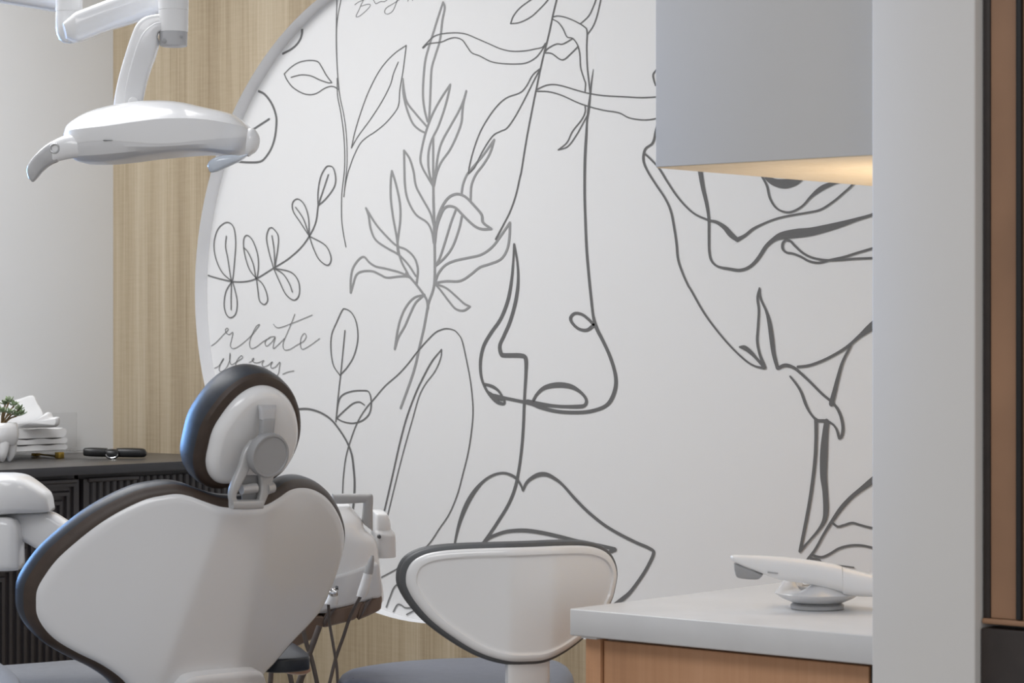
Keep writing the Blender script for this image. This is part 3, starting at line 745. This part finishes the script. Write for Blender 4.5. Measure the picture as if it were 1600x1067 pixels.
for i, (b, a, lab) in enumerate(hs):
    z0 = onX(100, b, -5.17).z; z1 = onX(100, a, -5.17).z; h = (z1 - z0)
    # one folded cloth: C-shaped cross-section in (y,z), rounded at the fold
    prof = []
    n = 10
    for k in range(n + 1):
        th = -math.pi / 2 + math.pi * k / n; prof.append((ty1 - .002 * i - h / 2 + h / 2 * math.cos(th), z0 + h / 2 + h / 2 * math.sin(th)))
    # slack undulating top
    for k in range(1, 16):
        yy = ty1 + (ty0 - ty1) * k / 15; prof.append((yy, z1 - .0015 + .0015 * math.sin(k * 1.3 + i)))
    prof.append((ty0, z0))
    V = []; F = []; N = len(prof)
    for X, sh in ((-5.345, .002), (-5.34, 0), (-5.175, 0), (-5.17, .001)):
        for y, z in prof: V.append((X + .003 * math.sin(i), y + .0015 * math.sin(z * 300), z0 + (z - z0) * (1 - sh * 40) + sh))
    for j in range(3):
        for k in range(N): F.append((j * N + k, j * N + (k + 1) % N, (j + 1) * N + (k + 1) % N, (j + 1) * N + k))
    F.append(tuple(range(N))); F.append(tuple(range(3 * N, 4 * N)))
    o = mk('folded_towel', V, F, M['cloth'], None, angle=60)
    tag(o, 'folded white towel, ' + lab, 'towel', 'folded white towels in the tray')
tp = Plate(50, 668, 6.50, 0, 0)
o = pad('rumpled_towel', tp, [(0, 668), (0, 660), (30, 664), (52, 660), (66, 652), (75, 645), (80, 645), (84, 652), (93, 652), (92, 664), (80, 667), (50, 667.5), (20, 668)], [(-.004, -.042), (0, -.036), (.001, -.02), (0, .0), (-.004, .004)], M['cloth'], dome_near=.006)
tag(o, 'crumpled white towel draped on top of the folded towels', 'towel')
o = pad('standing_napkin', tp, [(-6, 630), (10, 628), (30, 623), (49, 618), (56, 630), (65, 645), (64, 655), (50, 662), (30, 668), (10, 668), (-8, 668)], [(-.003, .012), (0, .014), (0, .024), (-.003, .026)], M['cloth'], dome_near=.002, n=3)
tag(o, 'white napkin folded square, standing tilted behind the succulent', 'napkin')

# black winged device lying on the worktop
dp = Plate(180, 706, 6.53, 8, 0)
t = thing('tabletop_device', 'low black device with two rounded wings and silver-ringed knob on the worktop', 'device', dp.W(0, -.016, 0))
limb('left_wing', dp, [(130, 704, 130, 709, .010), (132, 700, 132, 712, .014), (145, 699, 145, 713.5, .017), (168, 700, 168, 714, .014)], M['black'], t, n=3)
limb('right_wing', dp, [(182, 700, 182, 714, .014), (200, 699.5, 200, 714.5, .017), (223, 700.5, 223, 714.5, .016), (228, 704, 228, 712.5, .012), (229.5, 707, 229.5, 710, .006)], M['black'], t, n=3)
kb = dp.W(*dp.L(175, 711), -.018)
limb('hub', dp, [(164, 705, 164, 711, .012, -.01), (167, 702, 167, 715.5, .018, -.01), (175, 701, 175, 717, .020, -.01), (183, 702, 183, 715.5, .018, -.01), (186.5, 706, 186.5, 711, .012, -.01)], M['black'], t, n=2.5)
pts = []
for k in range(13):
    th = math.radians(-10 - 160 * k / 12)
    pts.append(dp.W(*dp.L(175 + 9.5 * math.cos(th), 707.5 - 7.0 * math.sin(th)), -.034))
tube('silver_ring', pts, .0016, M['chrome'], t, seg=8, sub=2)

# ------------------------------------------------------------------ dental chair seen from behind
def soft(x, r): return 0.5 * (x + math.sqrt(x * x + r * r)) - 0.5 * r * 0
def wing(l, u):
    # flat spine between two creases, wings folding forward on both sides
    lc = -.056 + .27 * u; rc = .045 + .08 * u; bs = .10 + .27 * u
    return .50 * soft(lc - l, .008) + .55 * soft(l - rc, .012) - .12 * soft(l - rc - .14, .04) + .10 * soft(-.115 + .27 * u - l, .012)
bp = Plate(385, 800, 4.40, 40, 14, wing)
chair = thing('dental_chair', 'large dental chair from behind, white shell back with dark leather rim', 'dental chair', (-3.9, 2.95, 0))
SH = [(55, 941), (57, 961), (69, 982), (89, 1001), (120, 1019), (155, 1036), (182, 1054), (200, 1072), (225, 1105), (250, 1150), (268, 1200), (300, 1215), (340, 1212), (368, 1180), (383, 1120), (406, 1059), (427, 1034), (455, 1001), (483, 972), (501, 948), (519, 908), (531, 872), (536, 845), (535, 826), (529, 807), (518, 788), (505, 774), (488, 764.5), (470, 761.5), (452, 765), (434, 777), (414, 788), (387, 793.5), (351, 792), (333, 788), (313, 781), (295, 774.5), (275, 771), (250, 774), (225, 780), (190, 796), (155, 817), (120, 844), (89, 872), (69, 898), (57, 920)]
pad('backrest_cushion', bp, SH, [(-.010, -.002), (.002, -.003), (.008, .002), (.0130, .010), (.0150, .022), (.0140, .036), (.006, .052), (-.010, .063), (-.03, .068)], [M['leather'], M['brown_refl']], chair, band=3, dome_far=.03, center=(310, 930), n=5)
pad('backrest_shell', bp, SH, [(-.006, .004), (-.001, .0), (0, -.003), (-.003, -.007), (-.008, -.0095)], M['shell'], chair, dome_near=.012, center=(310, 930), n=5, capn=[1 - .04 * i for i in range(1, 25)], label='glossy white backrest shell')
pad('backrest_mount', bp, [(272, 1085), (282, 1064), (292, 1056), (310, 1052), (350, 1048), (390, 1045), (402, 1047), (408, 1055), (412, 1085), (395, 1150), (380, 1205), (290, 1205), (275, 1150)], [(-.010, -.036), (-.004, -.035), (0, -.031), (0, .01)], M['shell'], chair, n=4, d0=-.02)
# piping line of the shell's lower lip, under the headrest
hp = Plate(395, 672, 4.37, 40, 22, lambda l, u: 0.9 * (l * l + .7 * u * u))
HC = [(407, 602.5), (427, 605.5), (445, 618), (457, 638), (462, 661), (461, 686), (452, 712), (437, 734), (414, 747), (390, 749), (371, 748), (351, 754), (336, 751), (326, 740), (322, 721), (326, 697), (333.5, 671), (348.7, 646), (367, 624), (386.6, 609)]
head = pad('headrest_cushion', hp, HC, [(-.012, .004), (.006, .001), (.014, .004), (.0175, .012), (.0195, .028), (.019, .044), (.015, .060), (.005, .076), (-.012, .086), (-.034, .091)], [M['leather'], M['brown_refl']], chair, band=3, dome_far=.012, n=5, center=(392, 678))
pad('headrest_cover', hp, HC, [(-.004, .006), (0, .002), (.0005, -.004), (-.004, -.012), (-.012, -.018)], M['white'], head, dome_near=.010, center=(392, 678), n=5, label='glossy white headrest back cover')
# headrest hardware
hk = Plate(415, 712, 4.345, 40, 10)
br = limb('bracket', hk, [(402, 730, 428, 736, .006, .0), (405, 752, 424, 752, .007, 0), (404, 772, 417, 772, .007, 0), (400, 792, 409, 790, .007, 0)], M['greyl'], chair, n=4, angle=30)
limb('lever_recess', hk, [(404, 633, 431, 633, .004, .012), (405, 640, 430, 640, .006, .006), (406, 655, 429, 657, .006, .002)], M['shell2'], head, n=4)
limb('lever', hk, [(409, 648, 427, 648, .006, .012), (407.5, 655, 428, 655, .007, .002), (406, 680, 426, 680, .007, -.004), (404, 705, 432, 705, .007, -.004)], M['grey'], head, n=5, angle=30)
kc = hk.W(*hk.L(422.5, 712, -.02), -.002)
lathe('adjusting_knob', kc, -hk.nd, [(.033, 0), (.0375, .002), (.0385, .006), (.0385, .016), (.0365, .0205), (.0335, .0205), (.0325, .0185), (.001, .0185)], M['grey'], br, seg=56)
limb('side_strap', hk, [(392, 688, 404, 686, .006, .004), (380, 705, 399, 705, .006, .002), (373, 728, 387, 735, .006, 0), (361, 757, 372, 762, .007, -.002), (358, 775, 367, 775, .007, -.002), (361, 790, 372, 786, .007, -.002)], M['greyl'], br, n=4, angle=30)
limb('bracket_bar', hk, [(361, 781, 361, 795, .008, -.002), (385, 781, 385, 795.5, .008, -.002), (409, 780, 408, 794, .008, -.002)], M['greyl'], br, n=4, angle=30)
limb('bracket_plate', hk, [(378, 742, 378, 782, .002, .010), (405, 742, 405, 782, .002, .010)], M['grey'], br, n=4)
tube('pivot_pin', [hk.W(*hk.L(377, 765), .0), hk.W(*hk.L(400, 762), .0)], .0085, M['greyl'], br, seg=18)
tube('pivot_screw', [hk.W(*hk.L(416, 763), .0), hk.W(*hk.L(427, 761), .0)], [.011, .009], M['greyl'], br, seg=18)
# seat, armrests, base
slabZ('seat_cushion', [(-160, 1052), (-60, 1041), (0, 1036.5), (60, 1032), (113, 1028), (180, 1026), (260, 1028), (330, 1040), (350, 1075), (300, 1120), (180, 1170), (0, 1200), (-160, 1180)], 0.575, .10, .03, M['leatherg'], chair)
slabZ('armrest_left', [(-40, 1010), (-8, 1028), (18, 1046), (31, 1060), (30, 1075), (0, 1082), (-50, 1070)], 0.640, .035, .006, M['leatherg'], chair)
ap = Plate(465, 1025, 4.75, 35, 0)
slabZ('armrest_right', [(395, 1024), (405, 1018), (430, 1010), (452, 1003), (460, 1004), (474, 1013), (482, 1020), (484, 1024), (479, 1026), (450, 1029), (420, 1029)], 0.618, .026, .005, M['leather'], chair, n=4)
limb('armrest_support', ap, [(420, 1036, 420, 1046, .012), (440, 1038, 440, 1050, .014), (452, 1040, 452, 1053, .016), (470, 1040, 470, 1054, .016), (481, 1040, 480, 1050, .012)], M['peach'], chair, n=3)
box('pedestal', (-4.15, 2.75, 0.0), (-3.35, 3.2, 0.50), M['shell2'], chair, bev=.04)

# ------------------------------------------------------------------ operator stool
def sw(l, u): return 0.55 * soft(-l - .040, .006) + .45 * soft(l - .044, .006)
sp = Plate(828, 940, 4.42, 24, 4, sw)
stool = thing('operator_stool', 'operator stool with white kidney-shaped backrest and slate blue seat', 'stool', (-2.6, 3.55, 0))
SB = [(634, 905), (637, 889), (647, 875), (667, 865), (695, 860), (730, 857.5), (775, 856), (825, 854.5), (875, 852.5), (912, 852.5), (935, 857), (950, 866), (959, 880), (962.5, 897), (960, 915), (954, 937), (937, 967), (910, 995), (880, 1017), (852, 1030), (825, 1033), (790, 1032), (750, 1020), (712, 998), (675, 970), (650, 942), (637, 920)]
pad('back_cushion', sp, SB, [(-.008, 0), (.002, 0), (.006, .003), (.0075, .008), (.006, .014), (.004, .017), (.006, .020), (.007, .026), (.002, .034), (-.01, .038)], M['pipe'], stool, dome_far=.02, center=(815, 935), n=5)
pad('back_shell', sp, SB, [(-.003, .005), (0, .001), (0, -.003), (-.003, -.008), (-.009, -.0105), (-.0125, -.0100), (-.0155, -.0065), (-.018, -.0060)], M['white'], stool, dome_near=.003, center=(815, 935), n=5, capn=[1 - .04 * i for i in range(1, 25)], label='white kidney-shaped backrest shell')
limb('back_post', sp, [(791, 1028, 857, 1028, .009, .012), (791, 1045, 857, 1045, .009, .012), (791, 1080, 857, 1080, .009, .012), (791, 1150, 857, 1150, .009, .012)], M['white'], stool, n=6, angle=30)
slabZ('seat', [(527, 1055), (531, 1047), (550, 1040.5), (600, 1033), (660, 1028), (720, 1025.5), (790, 1024.5), (850, 1026), (882, 1031), (895, 1041), (896, 1054), (885, 1070), (850, 1082), (790, 1087), (720, 1086), (650, 1078), (600, 1069), (560, 1063), (535, 1061)], 0.586, .075, .024, M['leatherb'], stool)
sc = onZ(740, 1048, 0.50)
lathe('gas_column', Vector((sc.x, sc.y, .06)), (0, 0, 1), [(.025, 0), (.025, .25), (.018, .251), (.018, .46)], M['chrome'], stool)
lathe('base', Vector((sc.x, sc.y, 0)), (0, 0, 1), [(.22, 0.03), (.22, .045), (.05, .075), (.03, .08)], M['shell2'], stool)

# ------------------------------------------------------------------ delivery unit on the far side of the chair
up = Plate(550, 880, 5.1, 15, 8)
unit = thing('delivery_unit', 'white dental instrument console with grey handle behind the chair', 'instrument console', up.W(0, -.6, 0))
limb('console_body', up, [(500, 790, 545, 788, .035), (492, 800, 561, 806, .05), (486, 816, 567, 822, .06), (480, 835, 583, 838, .065), (476, 860, 588, 860, .068), (472, 890, 591.5, 893, .07), (468, 930, 596, 920, .07), (466, 950, 596, 932, .068)], M['white'], unit, n=3.2)
pad('front_panel', up, [(478, 910), (510, 903), (545, 894), (575, 884), (590, 880), (594, 900), (596, 930), (582, 935), (568, 939), (540, 947), (515, 952), (490, 961), (470, 965)], [(-.004, -.0745), (0, -.072), (0, -.060), (-.004, -.05)], M['shell'], unit, n=4, d0=-.072, label='paler lower front panel')
for k, (ol, ins) in enumerate((([(563, 945), (570, 940), (582, 935), (596, 931), (596, 945), (594, 952), (586, 957), (566, 966), (559, 967)], [(583, 934, 571, 941, .004, -.074), (577, 943, 565, 958, .005, -.074), (567, 958, 561, 966, .004, -.074)]),
                 ([(514, 954), (528, 950), (548, 945), (568, 940), (563, 951), (557, 965), (547, 970), (520, 977), (506, 980), (500, 975), (506, 964)], [(526, 950, 511, 958, .004, -.074), (520, 958, 505, 970, .005, -.074), (513, 970, 505, 979, .004, -.074)]),
                 ([(456, 968), (475, 965), (492, 962), (508, 965), (503, 978), (491, 996), (472, 1006), (455, 1009)], None))):
    blk = pad('instrument_holder', up, ol, [(-.003, -.072), (0, -.069), (0, .03), (-.003, .034)], M['tan'], unit, n=3, d0=-.069, angle=30)
    if ins: limb('holder_insert', up, ins, M['smoke'], blk, n=2.5)
limb('console_handle', up, [(520, 771.5, 520, 787, .008, -.02), (550, 771.5, 550, 786, .008, -.02), (572, 771.5, 567, 785, .008, -.02), (582, 773, 568, 787, .008, -.02), (582, 795, 567, 798, .008, -.02), (582, 815, 566, 815, .008, -.02), (582, 829, 575, 824, .008, -.02)], M['greyl'], unit, n=4, sub=4, angle=30)
limb('bottle_cap', up, [(584, 798.5, 598, 798.5, .018, .05), (583, 801, 604, 802, .026, .05), (582, 815, 608, 815, .030, .05), (582, 828, 608.5, 826, .030, .05)], M['white'], unit, n=3.5)
bh = limb('bottle_housing', up, [(582, 824, 609, 824, .030, .05), (582, 830, 614, 830, .036, .05), (583, 840, 615.5, 838, .037, .05), (584, 867, 616, 865, .037, .05)], M['shell'], unit, n=3.5)
lathe('housing_button', up.W(*up.L(592, 838, .01), .010), -up.nd, [(.004, 0), (.0035, .006), (.001, .0065)], M['pipe'], bh, seg=16)
hp2 = Plate(572, 905, 4.98, 15, 0)
hs_tip = [(579.5, 867.5, 584, 868, .003), (576, 875, 584.5, 876, .006), (569.5, 890, 583, 893, .009), (568, 894.5, 582, 897, .010)]
hs_body = [(568, 895, 582, 897.5, .0095), (565, 905, 579.5, 908, .0095), (560, 920, 576, 923, .010), (557, 931, 570, 934, .009)]
t = thing('dental_handpiece', 'pointed grey-tipped handpiece standing at the right end of the instrument console', 'handpiece', hp2.W(*hp2.L(565, 932), 0), 'handpieces in the console')
limb('nozzle', hp2, hs_tip, M['grey'], t); limb('body', hp2, hs_body, M['shell'], t)
tube('hose', [hp2.W(*hp2.L(563, 932), 0), hp2.W(*hp2.L(556, 965), .05), hp2.W(*hp2.L(546, 1000), .06), hp2.W(*hp2.L(534, 1034), .06), hp2.W(*hp2.L(522, 1075), .05)], .0034, M['hose'], t)
t = thing('dental_handpiece', 'short handpiece with open chrome ring head, beside the backrest edge', 'handpiece', hp2.W(*hp2.L(516, 940), 0), 'handpieces in the console')
limb('body', hp2, [(514, 927, 528, 929, .008), (511, 935, 529, 937, .010), (507, 943, 527, 946, .010)], M['shell'], t)
lathe('chrome_head', hp2.W(*hp2.L(521, 929), 0), (UP * .8 - FW * .6), [(.0085, -.002), (.0092, .004), (.0085, .010), (.0065, .011), (.0055, .007), (.001, .007)], M['chrome'], t, seg=24)
lathe('black_port', hp2.W(*hp2.L(526, 918), 0), (UP * .8 - FW * .6), [(.003, -.006), (.0035, .002), (.002, .003), (.001, .002)], M['pipe'], t, seg=16)
tube('hose', [hp2.W(*hp2.L(513, 944), 0), hp2.W(*hp2.L(518, 975), .02), hp2.W(*hp2.L(523, 1005), .02), hp2.W(*hp2.L(529, 1042), .02), hp2.W(*hp2.L(531, 1075), .02)], .0030, M['hose'], t)
for (pp, r) in (([(474, 984), (479, 1006), (487, 1030), (496, 1070), (500, 1100)], .0045), ([(499, 978), (490, 1003), (480, 1030), (466, 1070)], .0060), ([(452, 1050), (455, 1064), (458, 1085)], .005), ([(476, 1050), (471, 1062), (467, 1085)], .005), ([(424, 1040), (423, 1060), (420, 1090)], .005)):
    tube('hose', [hp2.W(*hp2.L(x, y, .04), .04) for x, y in pp], r, M['hose'], unit)

# ------------------------------------------------------------------ white instrument arm at the left edge
lp = Plate(20, 800, 4.7, 0, 0)
t = thing('instrument_arm', 'white jointed instrument arm with rounded tray head, left of the chair back', 'instrument arm', lp.W(0, -.7, 0))
limb('tray_head', lp, [(-60, 739, -60, 803, .07), (0, 739, 0, 803, .07), (20, 739.5, 18, 802, .07), (38, 743, 34, 801, .066), (52, 751, 50, 800.5, .06), (67, 762, 64, 800, .05), (77, 772, 74, 799.5, .04), (82, 793, 81, 798, .028)], M['white'], t, n=4.5, angle=35)
limb('link_arm', lp, [(-10, 800, -20, 838, .03, .02), (20, 800, 5, 838, .032, .02), (55, 799.5, 20, 834, .034, .02), (80, 800, 36, 843, .034, .02), (105, 814, 60, 857, .034, .02), (150, 840, 105, 883, .034, .02), (200, 869, 155, 912, .034, .02)], M['white'], t, n=5, angle=30)
limb('hinge_block', lp, [(-60, 808, -60, 891, .045, -.02), (0, 806, 0, 891, .045, -.02), (18, 807, 20, 890.5, .044, -.02), (27, 812, 29, 890, .040, -.02), (32, 822, 34, 888, .034, -.02), (33.5, 840, 36.5, 880, .02, -.02)], M['white'], t, n=6, angle=35)

# ------------------------------------------------------------------ operating lamp
zl = 4.6
lm = Plate(250, 200, zl, -6, 0)
lamp = thing('dental_lamp', 'white overhead dental lamp with grey handles on a jointed arm', 'dental lamp', lm.W(0, 0, 0))
def interp(tab, x):
    if x <= tab[0][0]: return tab[0][1]
    for (a, va), (b, vb) in zip(tab, tab[1:]):
        if x <= b:
            k = (x - a) / (b - a); k2 = k * k * (3 - 2 * k); return va + (vb - va) * (0.5 * k + 0.5 * k2)
    return tab[-1][1]
def smooth_tab(tab): return cat_open(tab, 6)
TOP = smooth_tab([(102.5, 208), (104, 200), (113, 191), (141.5, 175.5), (178, 165), (221, 158.5), (255, 157.3), (286, 160), (314, 166.5), (359, 177), (379, 189), (393, 203), (396, 210)])
CRE = smooth_tab([(102.5, 211), (120, 208), (141.5, 206.5), (189, 203), (240, 196), (279, 192), (328, 192), (370, 197), (389, 202), (396, 212)])
SEA = smooth_tab([(102.5, 214), (125, 228), (160, 226.5), (190, 226), (230, 228.6), (258, 230.7), (293, 230), (342.5, 224), (375, 219.5), (390, 216), (396, 214)])
BOT = smooth_tab([(102.5, 215), (110, 232), (119, 247), (129, 254.5), (150, 255.5), (173, 255), (200, 252), (240, 246), (300, 240.3), (335.5, 241), (366, 245), (381, 242), (391, 225), (396, 215)])
def head_mesh(name, m, lower):
    xs = [102.5, 103.2, 105, 108, 112, 118, 125] + [133 + 8 * i for i in range(30)] + [372, 378, 383, 388, 392, 394.5, 396]
    V = []; F = []; K = None
    for x in xs:
        tp_, cr, se, bo = (interp(q, x) for q in (TOP, CRE, SEA, BOT))
        k = (x - 249.25) / 146.75; wd = 0.098 * max(0.0, 1 - abs(k) ** 3.2) ** 0.5 + .001
        if not lower:
            half = [(0.0, tp_), (.30, tp_ + .05 * (cr - tp_)), (.55, tp_ + .22 * (cr - tp_)), (.80, tp_ + .62 * (cr - tp_)), (.97, cr - .3), (1.0, cr + .4), (1.0, cr + .5 * (se - cr)), (.97, se)]
        else:
            half = [(.965, se), (.955, se + .35 * (bo - se)), (.88, se + .72 * (bo - se)), (.70, se + .92 * (bo - se)), (.40, bo), (0.0, bo)]
        sec = [(a, b) for a, b in half]
        ringp = [(-a * wd, b) for a, b in sec] + [(a * wd, b) for a, b in reversed(sec) if a > 0]
        K = len(ringp)
        for d, y in ringp:
            l, u = lm.L(x, y, 0); V.append(lm.W(l, u, d))
    n = len(xs)
    for j in range(n - 1):
        for i in range(K if not lower else K):
            F.append((j * K + i, j * K + (i + 1) % K, (j + 1) * K + (i + 1) % K, (j + 1) * K + i))
    F.append(tuple(range(K))); F.append(tuple(range((n - 1) * K, n * K)))
    return mk(name, V, F, m, lamp, angle=32, label='translucent grey lower lens cover' if lower else None)
head_mesh('lamp_head', M['white'], False)
head_mesh('lens_cover', M['lens'], True)
limb('seam_latch', lm, [(183, 224.8, 183, 226.2, .0968), (197, 224.8, 197, 226.2, .0968)], M['pipe'], lamp, n=6, seg=12)
hl = Plate(80, 240, zl - .04, 0, 0)
g = limb('handle', hl, [(130, 213, 130, 246, .019), (116, 210.5, 113, 247.5, .020), (104, 211, 102, 249.5, .019), (93, 215, 91, 252, .017), (83, 220, 84, 256, .015)], M['white'], lamp, n=2.4)
limb('handle_grip', hl, [(90, 216.5, 91, 253, .0145), (77, 223, 80, 258, .0145), (63.5, 233.5, 68, 267.5, .0135), (49, 249.5, 59, 278, .012), (42, 264, 53.5, 283.5, .009), (44, 277, 50, 284, .004)], M['grip'], g, n=2.6)
lathe('handle_button', hl.W(*hl.L(86.5, 232, -.012), -.011), -hl.nd + RT * -.12, [(.0098, 0), (.0100, .005), (.0082, .0075), (.0066, .0070), (.006, .004), (.001, .004)], M['grip'], g, seg=28)
hr = Plate(380, 235, zl - .085, 0, 0)
g2 = limb('handle', hr, [(389, 200, 384, 243, .018), (395, 200, 389, 245, .020), (401, 205, 393, 242, .018), (405, 212, 399, 238, .012), (406.3, 219, 404, 231, .005)], M['white'], lamp, n=2.3)
limb('handle_grip', hr, [(398, 236, 380, 247, .006, -.004), (388, 240, 378, 250, .010, -.004), (375, 243, 372, 254, .012, -.006), (365, 242, 367, 256, .014, -.008), (349.5, 242.5, 356.5, 261, .014, -.010), (336, 246, 343, 267, .013, -.010), (327, 252, 334, 269.5, .010, -.010), (324, 259, 328, 269, .004, -.010)], M['gripb'], g2, n=2.6)
pa = Plate(250, 60, zl + .03, 0, 0)
la = limb('lamp_arm', pa, [(264, 22, 262, 49, .013), (244, 23, 250, 51, .0135), (227, 27, 247, 57, .014), (214, 38, 249, 67, .015), (206, 56, 246, 79, .016), (199, 77, 242, 92, .017), (192, 100, 236, 108, .017), (186, 122, 230, 127, .017), (181, 145, 225, 148, .017), (177, 172, 219, 174, .017)], M['white'], lamp, n=4, sub=6, angle=30)
limb('lamp_arm_face', pa, [(258, 34, 258, 48, .010, -.007), (244, 36, 249, 50, .010, -.009), (231, 44, 246, 58, .010, -.010), (221, 56, 246, 70, .010, -.011), (214, 72, 243, 83, .010, -.012), (207, 94, 237, 100, .010, -.012), (200, 120, 230, 124, .010, -.012), (195, 145, 225, 148, .010, -.012), (192, 172, 220, 174, .010, -.012)], M['shell'], la, n=5, sub=6, angle=30)
lathe('arm_pivot_cap', pa.W(*pa.L(209, 160, -.02), -.019), -pa.nd, [(.0102, 0), (.010, .004), (.009, .005), (.001, .005)], M['white'], la, seg=28)
pb_ = P(271, 20, zl + .03)
def post_pt(y): q = P(271, y, zl + .03); return q
R_ = 23.6 * (zl + .03) / FPX
zb = post_pt(72).z
V0 = Vector((pb_.x, pb_.y, zb))
pcol = lathe('post_collar', V0, (0, 0, 1), [(R_ * .80, -.001), (R_ * .90, 0), (R_ * .915, .003), (R_ * .93, .0255)], M['shell2'], lamp, seg=48)
for k, (px, py) in enumerate(((256, 64), (268, 65), (283, 57))):
    q = P(px, py, zl + .03 - R_ * .93)
    lathe('collar_mark', q + FW * .003, -FW, [(.0024 if k == 2 else .0045, 0), (.0022 if k == 2 else .0042, .0015), (.001, .002)], M['grey'], pcol, seg=16)
lathe('post', V0 + Vector((0, 0, .0255)), (0, 0, 1), [(R_ * .95, 0), (R_ * .965, .003), (R_ * .985, .038), (R_ * .985, .0385), (R_ * .970, .0388), (R_ * .970, .0395), (R_, .040), (R_, .20), (R_ * .9, .215)], M['white'], lamp, seg=48)
pc = Plate(180, 30, zl + .10, 14, 0)
limb('swing_arm', pc, [(98, 36, 104, 60, .020), (112, 24, 116, 65, .030), (118, 19.5, 126, 65, .032), (140, 11, 148, 56.5, .033), (168, 0.5, 174, 47, .034), (210, -15, 214, 35, .035), (245, -28, 248, 24, .035), (262, -34, 268, 17, .034)], M['white'], lamp, n=4, angle=30)
eb = P(108, 40, zl + .12); re = 21.0 * (zl + .12) / FPX
lathe('elbow', Vector((eb.x, eb.y, P(108, 68, zl + .12).z)), (0, 0, 1), [(.001, 0), (re * .45, .0015), (re * .75, .007), (re * .93, .017), (re, .030), (re, .0575), (re * .96, .0580), (re * .96, .0590), (re, .0595), (re, .20)], M['white'], lamp, seg=48)
pd = Plate(40, 0, zl + .2, 20, 0)
limb('upper_arm', pd, [(-60, -46, -60, -4, .03), (0, -34, 0, 4, .03), (30, -32, 30, 8.5, .03), (58, -32, 58, 13, .032), (85, -32, 87, 18, .034), (110, -30, 112, 19, .034)], M['white'], lamp, n=3, angle=35)
